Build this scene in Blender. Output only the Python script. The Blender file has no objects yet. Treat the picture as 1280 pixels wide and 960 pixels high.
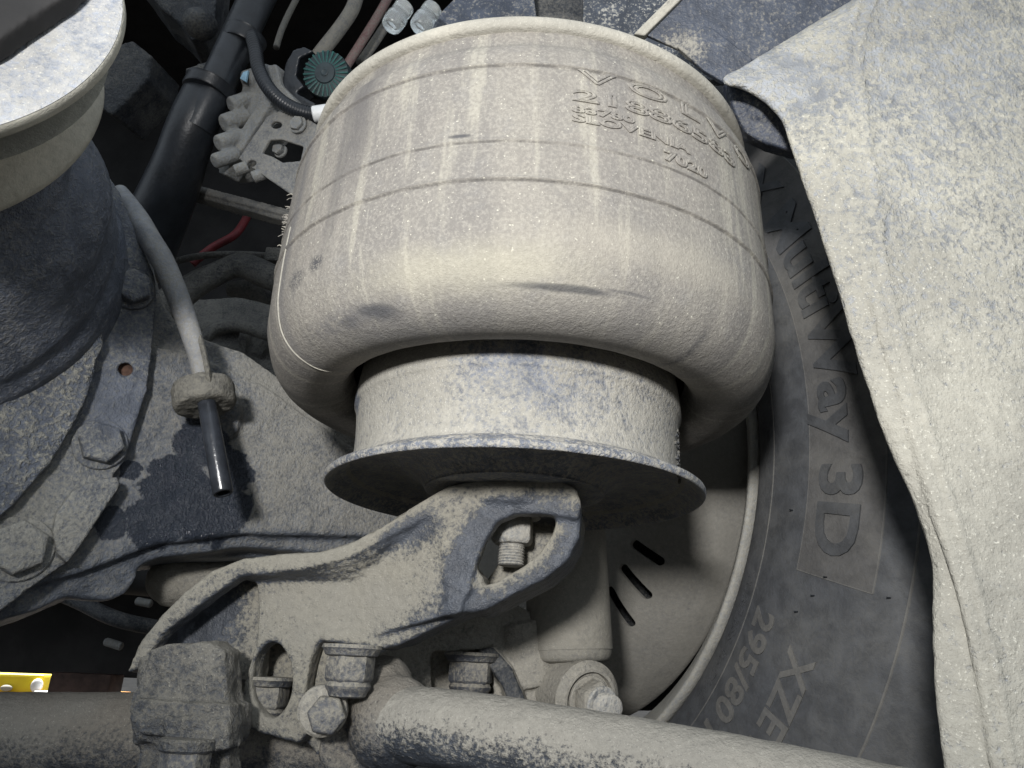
import bpy, bmesh, math, random
import numpy as np
from mathutils import Vector, Matrix
random.seed(7); np.random.seed(7)
S = bpy.context.scene
C = S.collection
R = math.radians

# ------------------------------------------------------------------ camera, light, exposure
PITCH, ROLL, F = R(20.6), R(2.72), 950.0
fwd = Vector((0, math.cos(PITCH), math.sin(PITCH)))
up0 = Vector((0, -math.sin(PITCH), math.cos(PITCH)))
rt0 = Vector((1, 0, 0))
rt = rt0*math.cos(ROLL) + up0*math.sin(ROLL)
up = -rt0*math.sin(ROLL) + up0*math.cos(ROLL)
cd = bpy.data.cameras.new('camera'); cam = bpy.data.objects.new('camera', cd); C.objects.link(cam)
cd.sensor_width = 36; cd.lens = F/1280*36; cd.clip_start = .01; cd.clip_end = 60
m3 = Matrix((rt, up, -fwd)).transposed()
cam.matrix_world = m3.to_4x4()
S.camera = cam

w = bpy.data.worlds.new('World'); S.world = w; w.use_nodes = True
bg = w.node_tree.nodes['Background']
bg.inputs[0].default_value = (.82, .91, 1.0, 1); bg.inputs[1].default_value = .82
def area(name, loc, to, size, power, col):
    l = bpy.data.lights.new(name, 'AREA'); l.shape = 'DISK'; l.size = size; l.energy = power; l.color = col
    o = bpy.data.objects.new(name, l); C.objects.link(o); o.location = loc
    o.rotation_euler = (Vector(to)-Vector(loc)).to_track_quat('-Z', 'Y').to_euler(); return o
# the photographer's inspection lamp, held up beside the camera: its beam falls off towards the bottom corners
sl = bpy.data.lights.new('hand_lamp', 'SPOT'); sl.energy = 48; sl.color = (1, .985, .965); sl.shadow_soft_size = .045
sl.spot_size = R(66); sl.spot_blend = 1.0
so = bpy.data.objects.new('hand_lamp', sl); C.objects.link(so); so.location = (-.16, -.42, .155)
so.rotation_euler = (Vector((.06, .45, .27))-so.location).to_track_quat('-Z', 'Y').to_euler()
# added lamp that brightens the yellow box beyond the vehicle, standing for daylight
area('added_far_lamp', (-1.9, 3.3, 1.6), (-1.6, 2.7, -.3), .8, 260, (1, .97, .92))
S.view_settings.view_transform = 'Standard'; S.view_settings.look = 'None'
S.view_settings.exposure = 0.0; S.view_settings.gamma = 1

# ------------------------------------------------------------------ geometry helpers
def ray(px, py):
    d = fwd*F + rt*(px-640) + up*(480-py)
    return d/d.y
def at(px, py, Y):                       # the point at distance Y (metres into the scene) seen there
    return ray(px, py)*Y
class Plane:
    def __init__(s, p, n): s.p = Vector(p); s.n = Vector(n).normalized()
    def __call__(s, px, py, off=0):      # off > 0: towards the viewer
        d = ray(px, py); p = s.p + s.n*off
        return d*(p.dot(s.n)/d.dot(s.n))
def vplane(a, Ya, b, Yb, tilt=0):
    A, B = at(*a, Ya), at(*b, Yb); h = B-A; h.z = 0; h.normalize()
    n = Vector((h.y, -h.x, 0)); n = (n + Vector((0, 0, tilt))).normalized()
    return Plane(A, n)

def catmull(pts, n=6, closed=False):
    P = [Vector(p) for p in pts]; out = []
    m = len(P)
    rng = range(m if closed else m-1)
    for i in rng:
        if closed: a, b, c, d = P[(i-1) % m], P[i], P[(i+1) % m], P[(i+2) % m]
        else: a, b, c, d = P[max(i-1, 0)], P[i], P[i+1], P[min(i+2, m-1)]
        for k in range(n):
            t = k/n
            out.append(.5*((2*b)+(c-a)*t+(2*a-5*b+4*c-d)*t*t+(3*b-a-3*c+d)*t**3))
    if not closed: out.append(P[-1])
    return out

def slab(px, plane, front=0., depth=.02, curve=0, taper=0.):
    """closed prism: front outline on the plane (raised by front), going back by depth"""
    if curve: px = [tuple(v[:2]) for v in catmull([(a, b, 0) for a, b in px], curve, True)]
    f = [plane(x, y, front) for x, y in px]
    c = sum(f, Vector())/len(f)
    b = [p - plane.n*depth + (p-c)*taper for p in f]
    n = len(f)
    area2 = sum(px[i][0]*px[(i+1) % n][1]-px[(i+1) % n][0]*px[i][1] for i in range(n))
    V = f+b; Fc = [tuple(range(n)), tuple(range(2*n-1, n-1, -1))]
    for i in range(n):
        j = (i+1) % n; Fc.append((j, i, i+n, j+n))
    if area2 > 0: Fc = [tuple(reversed(q)) for q in Fc]
    return V, Fc

def frame(d):
    d = Vector(d).normalized()
    a = d.cross(Vector((0, 0, 1)))
    if a.length < 1e-3: a = Vector((1, 0, 0))
    a.normalize(); return d, a, a.cross(d).normalized()

def lathe(prof, o, d, n=64, ref=None, close=True):
    """prof: (s, r) along axis d from o"""
    d, a, b = frame(d); o = Vector(o); V = []; Fc = []
    m = len(prof)
    for s_, r_ in prof:
        for k in range(n):
            t = 2*math.pi*k/n; V.append(o + d*s_ + (a*math.cos(t)+b*math.sin(t))*max(r_, 1e-5))
    for i in range(m-1):
        for k in range(n):
            l = (k+1) % n; Fc.append((i*n+k, i*n+l, (i+1)*n+l, (i+1)*n+k))
    if close:
        Fc.append(tuple(range(n-1, -1, -1))); Fc.append(tuple(range((m-1)*n, m*n)))
    return V, Fc
def cyl(a, b, r, r2=None, n=32, ch=.0):
    a, b = Vector(a), Vector(b); L = (b-a).length; r2 = r if r2 is None else r2
    pr = [(0, r-ch), (ch, r), (L-ch, r2), (L, r2-ch)] if ch else [(0, r), (L, r2)]
    return lathe(pr, a, b-a, n)
def tube(pts, rad, n=16, sub=6, corr=0, camp=0.0, closed=False):
    P = catmull(pts, sub, closed); m = len(P)
    rs = rad if isinstance(rad, (list, tuple)) else [rad, rad]
    V = []; Fc = []; prev = None
    for i, p in enumerate(P):
        t = (P[(i+1) % m if closed else min(i+1, m-1)]-P[(i-1) % m if closed else max(i-1, 0)]).normalized()
        if prev is None: a = t.orthogonal().normalized()
        else: a = (prev - t*prev.dot(t)).normalized()
        prev = a; b = t.cross(a)
        f = i/(m-1)*(len(rs)-1); k = min(int(f), len(rs)-2); r_ = rs[k]+(rs[k+1]-rs[k])*(f-k)
        if corr: r_ += camp*(1 if (i // corr) % 2 else -1)
        for j in range(n):
            q = 2*math.pi*j/n; V.append(p+(a*math.cos(q)+b*math.sin(q))*r_)
    for i in range(m if closed else m-1):
        i2 = (i+1) % m
        for j in range(n):
            l = (j+1) % n; Fc.append((i*n+j, i*n+l, i2*n+l, i2*n+j))
    if not closed:
        Fc.append(tuple(range(n-1, -1, -1))); Fc.append(tuple(range((m-1)*n, m*n)))
    return V, Fc
def ball(c, rx, ry=None, rz=None, n=16):
    ry = ry or rx; rz = rz or rx; c = Vector(c); V = []; Fc = []
    for i in range(1, n):
        p = math.pi*i/n
        for j in range(2*n):
            q = math.pi*j/n; V.append(c+Vector((rx*math.sin(p)*math.cos(q), ry*math.sin(p)*math.sin(q), rz*math.cos(p))))
    for i in range(n-2):
        for j in range(2*n):
            l = (j+1) % (2*n); Fc.append((i*2*n+j, (i+1)*2*n+j, (i+1)*2*n+l, i*2*n+l))
    V += [c+Vector((0, 0, rz)), c-Vector((0, 0, rz))]; t = len(V)-2
    for j in range(2*n):
        l = (j+1) % (2*n); Fc.append((t, j, l)); Fc.append((t+1, (n-2)*2*n+l, (n-2)*2*n+j))
    return V, Fc
def obox(c, ax, ay, az):
    c = Vector(c); V = [c+Vector(ax)*i+Vector(ay)*j+Vector(az)*k for i in (-1, 1) for j in (-1, 1) for k in (-1, 1)]
    return V, [(0, 1, 3, 2), (4, 6, 7, 5), (0, 4, 5, 1), (2, 3, 7, 6), (0, 2, 6, 4), (1, 5, 7, 3)]
def join(prims):
    V = []; Fc = []
    for v, f in prims:
        k = len(V); V += list(v); Fc += [tuple(i+k for i in q) for q in f]
    return V, Fc

def link(name, me, mat, parent=None, smooth=True, ang=35):
    if mat: me.materials.clear(); me.materials.append(mat)
    co = np.empty(len(me.vertices)*3); me.vertices.foreach_get('co', co); co = co.reshape(-1, 3)
    c = Vector(((co.min(0)+co.max(0))/2).tolist())
    me.transform(Matrix.Translation(-c))
    o = bpy.data.objects.new(name, me); C.objects.link(o)
    base = Vector()
    if parent:
        o.parent = parent
        p = parent
        while p: base += p.location; p = p.parent
    o.location = c-base
    if smooth:
        me.shade_smooth()
        if ang < 180:
            try: me.set_sharp_from_angle(angle=R(ang))
            except Exception: pass
    return o
def obj(name, prims, mat, parent=None, smooth=True, ang=35, bevel=0, seg=2):
    if isinstance(prims, tuple): prims = [prims]
    V, Fc = join(prims); me = bpy.data.meshes.new(name); me.from_pydata([tuple(v) for v in V], [], Fc)
    me.validate()
    bm = bmesh.new(); bm.from_mesh(me); bmesh.ops.recalc_face_normals(bm, faces=bm.faces)
    if bevel:
        es = [e for e in bm.edges if len(e.link_faces) == 2 and e.calc_face_angle(0) > R(30)]
        bmesh.ops.bevel(bm, geom=es, offset=bevel, segments=seg, profile=.5, affect='EDGES', clamp_overlap=True)
    bm.to_mesh(me); bm.free()
    return link(name, me, mat, parent, smooth, ang)
def raw(prims, weld=False):
    if isinstance(prims, tuple): prims = [prims]
    V, Fc = join(prims); me = bpy.data.meshes.new('tmp'); me.from_pydata([tuple(v) for v in V], [], Fc); me.validate()
    bm = bmesh.new(); bm.from_mesh(me)
    if weld: bmesh.ops.remove_doubles(bm, verts=bm.verts, dist=1e-5)
    bmesh.ops.triangulate(bm, faces=[f for f in bm.faces if len(f.verts) > 4])
    bmesh.ops.recalc_face_normals(bm, faces=bm.faces); bm.to_mesh(me); bm.free()
    o = bpy.data.objects.new('tmp', me); C.objects.link(o); return o
TEX = {}
def tex(scale):
    if scale not in TEX:
        t = bpy.data.textures.new('lumps', 'CLOUDS'); t.noise_scale = scale; t.noise_depth = 2; TEX[scale] = t
    return TEX[scale]
def cast(name, prims, mat, parent=None, voxel=.0016, smooth=6, disp=.0006, dscale=.012, cut=None, disp2=0):
    """a casting: closed shapes fused, rounded and made slightly uneven"""
    o = raw(prims); tmp = [o]
    if cut:
        for c in cut:
            k = raw([c]); tmp.append(k)
            b = o.modifiers.new('b', 'BOOLEAN'); b.operation = 'DIFFERENCE'; b.solver = 'EXACT'; b.use_self = True; b.object = k
    r = o.modifiers.new('r', 'REMESH'); r.mode = 'VOXEL'; r.voxel_size = voxel
    s_ = o.modifiers.new('s', 'SMOOTH'); s_.factor = .5; s_.iterations = smooth
    if disp:
        d = o.modifiers.new('d', 'DISPLACE'); d.texture = tex(dscale); d.texture_coords = 'GLOBAL'; d.strength = disp*2; d.mid_level = .5
    if disp2:
        d = o.modifiers.new('d2', 'DISPLACE'); d.texture = tex(.004); d.texture_coords = 'GLOBAL'; d.strength = disp2*2; d.mid_level = .5
    dg = bpy.context.evaluated_depsgraph_get()
    me = bpy.data.meshes.new_from_object(o.evaluated_get(dg))
    for t in tmp: bpy.data.objects.remove(t)
    me.name = name
    return link(name, me, mat, parent, True, 180)

def thing(name, label, cat, loc, group=None):
    o = bpy.data.objects.new(name, None); C.objects.link(o); o.location = loc; o.empty_display_size = .05
    o['label'] = label; o['category'] = cat
    if group: o['group'] = group
    return o
def tag(o, label, cat, group=None):
    o['label'] = label; o['category'] = cat
    if group: o['group'] = group
    return o

# ------------------------------------------------------------------ materials
class NT:
    def __init__(s, name):
        s.m = bpy.data.materials.new(name); s.m.use_nodes = True; s.t = s.m.node_tree; s.N = s.t.nodes
        s.bsdf = s.N['Principled BSDF']; s.pos = s.N.new('ShaderNodeNewGeometry').outputs
    def put(s, sock, v):
        if isinstance(v, bpy.types.NodeSocket): s.t.links.new(v, sock)
        elif isinstance(v, (tuple, list, Vector)) and len(v) == 3 and sock.type == 'RGBA': sock.default_value = (*v, 1)
        else: sock.default_value = v
    def M(s, op, a, b=0., c=0., clamp=False):
        n = s.N.new('ShaderNodeMath'); n.operation = op; n.use_clamp = clamp
        for k, v in enumerate((a, b, c)): s.put(n.inputs[k], v)
        return n.outputs[0]
    def V(s, op, a, b=(0, 0, 0), scale=None):
        n = s.N.new('ShaderNodeVectorMath'); n.operation = op; s.put(n.inputs[0], a); s.put(n.inputs[1], b)
        if scale is not None: s.put(n.inputs['Scale'], scale)
        return n.outputs[1] if op in ('LENGTH', 'DOT_PRODUCT', 'DISTANCE') else n.outputs[0]
    def noise(s, scale, detail=4, rough=.6, vec=None, dist=0, col=False):
        n = s.N.new('ShaderNodeTexNoise'); s.put(n.inputs['Scale'], scale); s.put(n.inputs['Detail'], detail)
        s.put(n.inputs['Roughness'], rough); s.put(n.inputs['Distortion'], dist)
        s.put(n.inputs['Vector'], vec if vec is not None else s.pos['Position'])
        return n.outputs['Color'] if col else n.outputs['Fac']
    def vor(s, scale, vec=None, rnd=1):
        n = s.N.new('ShaderNodeTexVoronoi'); s.put(n.inputs['Scale'], scale); s.put(n.inputs['Randomness'], rnd)
        s.put(n.inputs['Vector'], vec if vec is not None else s.pos['Position']); return n.outputs['Distance']
    def step(s, v, a, b):
        n = s.N.new('ShaderNodeMapRange'); n.interpolation_type = 'SMOOTHSTEP'
        s.put(n.inputs[0], v); s.put(n.inputs[1], a); s.put(n.inputs[2], b); return n.outputs[0]
    def mix(s, f, a, b):
        n = s.N.new('ShaderNodeMix'); n.data_type = 'RGBA'; s.put(n.inputs[0], f); s.put(n.inputs[6], a); s.put(n.inputs[7], b); return n.outputs[2]
    def fin(s, col, rough, height=None, dist=.0004, strength=1, metal=0, spec=.5):
        s.put(s.bsdf.inputs['Base Color'], col); s.put(s.bsdf.inputs['Roughness'], rough)
        s.put(s.bsdf.inputs['Metallic'], metal); s.put(s.bsdf.inputs['Specular IOR Level'], spec)
        if height is not None:
            b = s.N.new('ShaderNodeBump'); b.inputs['Strength'].default_value = strength; b.inputs['Distance'].default_value = dist
            s.put(b.inputs['Height'], height); s.t.links.new(b.outputs[0], s.bsdf.inputs['Normal'])
        return s.m

PAINT = (.032, .037, .047); DUST = (.31, .295, .258); DUST2 = (.22, .212, .19)
def dusty(name, paint=PAINT, dust=DUST, cover=.55, soft=.14, nz=0., sc=1., bump=.0005, rp=.45, rd=.92, speck=.25,
          spots=(), wet=(), big=.6, mid=.8, fin=.8, spec=.4, grain=1., cylc=None, streak=0, dark=()):
    t = NT(name); P = t.pos['Position']; vec = P
    if cylc:
        sep = t.N.new('ShaderNodeSeparateXYZ'); t.put(sep.inputs[0], P)
        th = t.M('ARCTAN2', t.M('SUBTRACT', sep.outputs[0], cylc[0]), t.M('SUBTRACT', cylc[1], sep.outputs[1]))
        cb = t.N.new('ShaderNodeCombineXYZ'); t.put(cb.inputs[0], t.M('MULTIPLY', th, cylc[2])); t.put(cb.inputs[1], sep.outputs[2])
        cv = cb.outputs[0]
    A = t.noise(14*sc, 3, .6); B = t.noise(70*sc, 4, .65, dist=.4); D = t.noise(420*sc, 3, .7)
    m = t.M('ADD', cover, t.M('MULTIPLY', t.M('SUBTRACT', A, .5), 1.5*big))
    m = t.M('ADD', m, t.M('MULTIPLY', t.M('SUBTRACT', B, .5), 1.0*mid))
    m = t.M('ADD', m, t.M('MULTIPLY', t.M('SUBTRACT', D, .5), 2.0*fin))
    if nz:
        sn = t.N.new('ShaderNodeSeparateXYZ'); t.put(sn.inputs[0], t.pos['Normal'])
        m = t.M('ADD', m, t.M('MULTIPLY', sn.outputs[2], nz))
    if streak:
        sv = t.V('MULTIPLY', cv, (60, 5, 1)); st = t.noise(1, 3, .6, vec=sv)
        m = t.M('ADD', m, t.M('MULTIPLY', t.M('SUBTRACT', st, .5), 2*streak))
    def blob(c, r, hard, src=P, sq=(1, 1, 1), extra=0):
        wv = t.V('SUBTRACT', src, c); wv = t.V('MULTIPLY', wv, sq)
        dd = t.M('ADD', t.V('LENGTH', wv), t.M('MULTIPLY', t.M('SUBTRACT', B, .5), r*.9))
        if extra: dd = t.M('ADD', dd, t.M('MULTIPLY', t.M('SUBTRACT', t.noise(38, 4, .6), .5), .022))
        return t.M('SUBTRACT', 1., t.step(dd, r*(1-hard), r*(1+hard)))
    for c, r, a in spots: m = t.M('ADD', m, t.M('MULTIPLY', blob(c, r, .5), a))
    soft = soft*.8+.20; f = t.step(m, .5-soft, .5+soft)
    E = t.noise(260*sc, 4, .7); G = t.noise(1100*sc, 2, .6)
    d1 = t.mix(E, tuple(x*.62 for x in dust), tuple(min(1, x*1.35) for x in dust))
    d1 = t.mix(t.M('MULTIPLY', t.step(A, .35, .7), .5), d1, DUST2)
    sp = t.M('MULTIPLY', t.step(G, .60, .72), speck)
    d1 = t.mix(sp, d1, (.62, .60, .52))
    pv = t.mix(t.step(B, .3, .75), paint, tuple(x*1.9+.004 for x in paint))
    col = t.mix(f, pv, d1)
    rough = t.M('ADD', rp, t.M('MULTIPLY', f, rd-rp))
    for c, sq, r, a in dark:
        k = t.M('MULTIPLY', blob(c, r, .45, cv if cylc else P, sq), a)
        k = t.M('MULTIPLY', k, t.step(t.noise(500, 2), .30, .55)); col = t.mix(k, col, (.035, .038, .045))
    if wet:
        wm = None
        for c, r in wet:
            k = blob(c, r, .07, extra=1); wm = k if wm is None else t.M('MAXIMUM', wm, k)
        col = t.mix(wm, col, t.mix(B, (.022, .028, .040), (.040, .047, .062))); rough = t.M('SUBTRACT', rough, t.M('MULTIPLY', wm, .50))
    h = t.M('ADD', t.M('MULTIPLY', B, .9), t.M('ADD', t.M('MULTIPLY', D, .5*grain), t.M('MULTIPLY', G, .22*grain)))
    h = t.M('ADD', h, t.M('MULTIPLY', f, .15))
    return t.fin(col, rough, h, bump*2.2, 1, 0, spec)
def plain(name, col, rough=.5, var=.3, scale=60, bump=.0002, metal=0, spec=.5):
    t = NT(name); n = t.noise(scale, 4); c = t.mix(t.step(n, .3, .7), tuple(x*(1-var) for x in col), tuple(min(1, x*(1+var)) for x in col))
    return t.fin(c, rough, t.noise(scale*6, 3), bump, 1, metal, spec)

AX0 = Vector((.0045, .468, 0)); RB = .160
def cp(px, py, r=RB):                       # (arc length, height) where the ray meets the bellows
    d = ray(px, py); a = d.x*d.x+d.y*d.y; b = -2*(d.x*AX0.x+d.y*AX0.y); c = AX0.x**2+AX0.y**2-r*r
    k = (-b-math.sqrt(max(0, b*b-4*a*c)))/(2*a); p = d*k
    return math.atan2(p.x-AX0.x, AX0.y-p.y)*RB, p.z
def c3(px, py): a, b = cp(px, py); return (a, b, 0)

def bellows_mat():
    t = NT('dusty_rubber'); P = t.pos['Position']
    sep = t.N.new('ShaderNodeSeparateXYZ'); t.put(sep.inputs[0], P)
    th = t.M('ARCTAN2', t.M('SUBTRACT', sep.outputs[0], AX0.x), t.M('SUBTRACT', AX0.y, sep.outputs[1]))
    cb = t.N.new('ShaderNodeCombineXYZ'); t.put(cb.inputs[0], t.M('MULTIPLY', th, RB)); t.put(cb.inputs[1], sep.outputs[2]); cv = cb.outputs[0]
    A = t.noise(11, 4, .6); B = t.noise(75, 5, .65); D = t.noise(520, 4, .7); G = t.noise(1300, 2, .6)
    st = t.noise(1, 4, .6, vec=t.V('MULTIPLY', cv, (75, 6, 1))); st2 = t.noise(1, 3, .5, vec=t.V('MULTIPLY', cv, (26, 2.2, 1)))
    col = t.mix(t.step(A, .3, .7), (.224, .208, .187), (.265, .249, .219))
    col = t.mix(t.M('MULTIPLY', t.step(st2, .43, .60), .6), col, (.160, .152, .145))
    col = t.mix(t.M('MULTIPLY', t.step(st, .52, .66), .55), col, (.40, .378, .315))
    col = t.mix(t.M('MULTIPLY', t.step(B, .52, .70), .35), col, (.20, .195, .19))
    col = t.mix(t.M('MULTIPLY', t.step(D, .45, .68), .32), col, (.44, .415, .36))
    col = t.mix(t.M('MULTIPLY', t.step(t.M('SUBTRACT', 1., D), .48, .66), .35), col, (.16, .15, .14))
    col = t.mix(t.M('MULTIPLY', t.step(t.noise(620, 1), .70, .78), .7), col, (.62, .60, .50))
    def el(px, py, rx, ry, colr, a, gr=0, hard=.5, ang=0):
        nonlocal col
        v = t.V('SUBTRACT', cv, c3(px, py))
        if ang:
            vr = t.N.new('ShaderNodeVectorRotate'); vr.rotation_type = 'Z_AXIS'; t.put(vr.inputs['Vector'], v); vr.inputs['Angle'].default_value = ang; v = vr.outputs[0]
        v = t.V('MULTIPLY', v, (1/rx, 1/ry, 1))
        dd = t.M('ADD', t.V('LENGTH', v), t.M('MULTIPLY', t.M('SUBTRACT', B, .5), 1.1))
        k = t.M('MULTIPLY', t.M('SUBTRACT', 1., t.step(dd, 1-hard, 1+hard)), a)
        if gr: k = t.M('MULTIPLY', k, t.step(t.noise(gr, 3), .38, .55))
        col = t.mix(k, col, colr)
    for z0 in (.2935, .2441, .2208):
        dz = t.M('ABSOLUTE', t.M('SUBTRACT', t.M('ADD', sep.outputs[2], t.M('MULTIPLY', t.M('SUBTRACT', A, .5), .0016)), z0-.0013))
        k = t.M('MULTIPLY', t.M('SUBTRACT', 1., t.step(dz, .0003, .0008)), t.M('MULTIPLY', t.step(B, .38, .60), .62))
        col = t.mix(k, col, (.07, .066, .062))
    BL = (.050, .052, .060)
    el(452, 130, .010, .050, (.11, .105, .105), .75, 0, .8)
    el(425, 210, .005, .060, (.11, .105, .105), .6, 0, .8)
    el(700, 353, .026, .0016, BL, .95, 0, .5); el(790, 362, .012, .0008, BL, .5)
    el(455, 378, .012, .0028, BL, .9, 0, .6, .1); el(415, 392, .007, .002, BL, .6, 0, .6)
    el(398, 330, .005, .004, BL, .9, 900, .6); el(372, 352, .008, .006, BL, .7, 900, .6)
    el(400, 395, .03, .004, (.10, .10, .11), .5, 300, .8)
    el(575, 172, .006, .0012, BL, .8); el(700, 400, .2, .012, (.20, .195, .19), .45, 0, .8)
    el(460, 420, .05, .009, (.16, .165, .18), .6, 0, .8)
    el(365, 300, .006, .08, (.12, .12, .13), .5, 0, .8)
    el(900, 430, .0025, .012, (.08, .08, .085), .6, 500, .6)
    el(580, 330, .05, .010, (.42, .395, .31), .5, 0, .8); el(830, 320, .06, .010, (.38, .35, .29), .4, 0, .8)
    h = t.M('ADD', t.M('MULTIPLY', B, .8), t.M('ADD', t.M('MULTIPLY', D, .55), t.M('MULTIPLY', G, .25)))
    return t.fin(col, .88, h, .0011, 1, 0, .35)

M = {}
M['bellows'] = bellows_mat()
M['lip'] = dusty('dusty_bead', (.10, .10, .10), (.42, .40, .345), cover=.95, big=.3, speck=.5, bump=.0005)
def p3(px, py, Y): return tuple(at(px, py, Y))
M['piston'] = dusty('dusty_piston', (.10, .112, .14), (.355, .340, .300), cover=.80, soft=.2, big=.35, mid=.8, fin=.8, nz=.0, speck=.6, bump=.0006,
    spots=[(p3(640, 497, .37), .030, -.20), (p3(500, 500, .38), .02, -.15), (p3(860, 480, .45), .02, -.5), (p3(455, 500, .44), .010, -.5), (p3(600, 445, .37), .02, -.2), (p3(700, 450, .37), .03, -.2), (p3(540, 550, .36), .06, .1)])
M['flange'] = dusty('dusty_flange', (.105, .115, .138), (.36, .345, .31), cover=.52, soft=.12, nz=.05, big=.4, mid=1., fin=1.3, speck=.5, bump=.0006)
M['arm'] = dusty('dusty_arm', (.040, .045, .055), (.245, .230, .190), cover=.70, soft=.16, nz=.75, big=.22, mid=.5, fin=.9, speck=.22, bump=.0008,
    spots=[(p3(268, 775, .505), .026, -.9), (p3(235, 800, .50), .02, -.5), *[(p3(x, y, .435), .0095, -.42) for x, y in ((575, 752), (570, 735), (574, 715), (579, 695), (588, 674), (602, 656), (620, 645), (645, 634), (672, 633), (698, 634), (718, 640), (722, 665), (712, 692), (692, 716), (662, 735), (630, 750))], *[(p3(x, y, .44), .009, -.28) for x, y in ((535, 655), (505, 672), (475, 688), (445, 702), (520, 775), (490, 796), (455, 806), (425, 802), (555, 765))], (p3(600, 762, .44), .010, -.4), (p3(470, 700, .45), .03, .25), (p3(400, 740, .45), .04, .2), (p3(640, 745, .45), .012, .25), (p3(500, 665, .445), .014, -.35)])  # negative spots: clean paint, and shade painted along pocket rim and under top flange
M['bar'] = dusty('dusty_bar', (.026, .030, .038), (.19, .172, .145), cover=.58, soft=.12, nz=.55, big=.25, mid=.5, fin=.7, speck=.3, bump=.0009)
M['rod'] = dusty('dusty_rod', (.032, .037, .046), (.29, .275, .24), cover=.66, soft=.10, nz=.75, big=.15, mid=.4, fin=1.1, speck=.30, bump=.0009)
M['clamp'] = dusty('dusty_clamp', (.040, .044, .052), (.155, .146, .125), cover=.56, soft=.2, nz=.25, mid=.8, speck=.35, bump=.0012)
M['bolt'] = dusty('dusty_bolt', (.050, .054, .064), (.27, .25, .205), cover=.50, soft=.2, nz=.3, speck=.35, bump=.0005)
M['nut'] = dusty('bright_nut', (.12, .13, .145), (.46, .44, .39), cover=.62, soft=.25, nz=.2, speck=.6, bump=.0005, rp=.4)
NA = Vector((.56, -.83, 0)).normalized()
PX = Plane(at(125, 555, .505), NA)
def pw(x, y): return tuple(PX(x, y, -.010))
axspots = [(p3(400, 560, .60), .07, .25), (p3(330, 480, .6), .04, .2), (p3(200, 400, .53), .03, .15)]
M['axle'] = dusty('dusty_axle', (.075, .086, .106), (.27, .262, .238), cover=.46, soft=.22, nz=.35, big=.5, mid=.8, fin=.7, speck=.35, bump=.0010,
    spots=axspots, wet=[(pw(225, 625), .030), (pw(195, 650), .022), (pw(285, 592), .018), (pw(270, 640), .026), (pw(250, 560), .020), (pw(210, 590), .014), (pw(142, 655), .011), (pw(166, 588), .006)])
M['carrier'] = dusty('dusty_carrier', (.090, .102, .128), (.40, .39, .34), cover=.40, soft=.18, nz=.12, big=.35, mid=1.0, fin=1.1, speck=.6, bump=.0022, sc=.8)
M['ring'] = dusty('dusty_ring', (.070, .080, .102), (.30, .295, .265), cover=.36, soft=.25, nz=.1, big=.5, mid=.7, fin=.9, speck=.35, bump=.0009,
    spots=[(p3(150, 500, .5), .022, -.3), (p3(90, 600, .48), .04, .2), (p3(25, 690, .47), .04, .25)])
M['body'] = dusty('black_cast', (.078, .090, .116), (.24, .25, .27), cover=.28, soft=.2, nz=.0, big=.5, mid=1.1, fin=1.0, speck=.4, bump=.0013, rp=.36)
M['disc'] = dusty('speckled_disc', (.20, .22, .26), (.46, .46, .455), cover=.62, soft=.3, big=.3, mid=1., fin=1., speck=.8, bump=.0008, sc=.7)
M['discrim'] = dusty('yellow_rim', (.34, .34, .31), (.47, .455, .39), cover=.9, big=.2, speck=.4, bump=.0004)
M['guard'] = dusty('splashed_guard', (.195, .203, .215), (.42, .403, .345), cover=.78, soft=.25, big=.18, mid=.35, fin=1.4, speck=.8, bump=.0012, sc=.62,
    spots=[(p3(955, 105, .37), .035, -.40), (p3(1150, 60, .36), .07, -.28), (p3(1130, 250, .36), .03, -.15), (p3(1180, 560, .36), .06, .28), (p3(1230, 850, .36), .09, .25)])
M['plate'] = dusty('dark_plate', (.032, .039, .055), (.30, .285, .25), cover=.12, soft=.25, nz=-.0, big=.5, mid=.8, fin=1.2, speck=.5, bump=.0004,
    spots=[(p3(850, 55, .40), .018, .7), (p3(895, 100, .40), .012, .6), (p3(930, 0, .42), .03, .25)])
M['platespk'] = dusty('speckled_plate', (.036, .042, .054), (.50, .49, .45), cover=.20, soft=.1, big=.3, mid=1.3, fin=1.6, speck=.9, bump=.0006)
M['cornerpl'] = dusty('corner_plate', (.028, .034, .050), (.20, .20, .19), cover=.16, soft=.2, big=.4, mid=.8, fin=1., speck=.5, bump=.0005)
M['shock'] = dusty('dusty_shock', (.07, .075, .085), (.25, .236, .20), cover=.86, soft=.3, big=.4, mid=.4, fin=.5, nz=.2, speck=.25, bump=.0004)
M['shield'] = dusty('dusty_shield', (.09, .095, .102), (.23, .22, .195), cover=.80, soft=.3, big=.5, mid=.3, fin=.4, speck=.15, bump=.0003)
M['rim'] = dusty('dusty_rim', (.20, .21, .22), (.36, .345, .30), cover=.68, soft=.3, big=.4, mid=.7, fin=.7, speck=.5, bump=.0004)
M['bush'] = dusty('dusty_bush', (.06, .065, .075), (.33, .31, .265), cover=.78, soft=.25, big=.3, mid=.5, fin=.6, speck=.4, bump=.0007)
M['tyre'] = dusty('tyre_rubber', (.052, .056, .063), (.070, .070, .070), cover=.42, soft=.35, big=.15, mid=.3, fin=.3, speck=.03, bump=.00025, rp=.62, rd=.8, spec=.3)
M['tyretext'] = dusty('tyre_letter', (.080, .082, .085), (.135, .130, .120), cover=.6, soft=.35, big=.4, mid=.3, fin=.4, speck=.05, bump=.00025, rp=.7, rd=.85, spec=.3)
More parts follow.
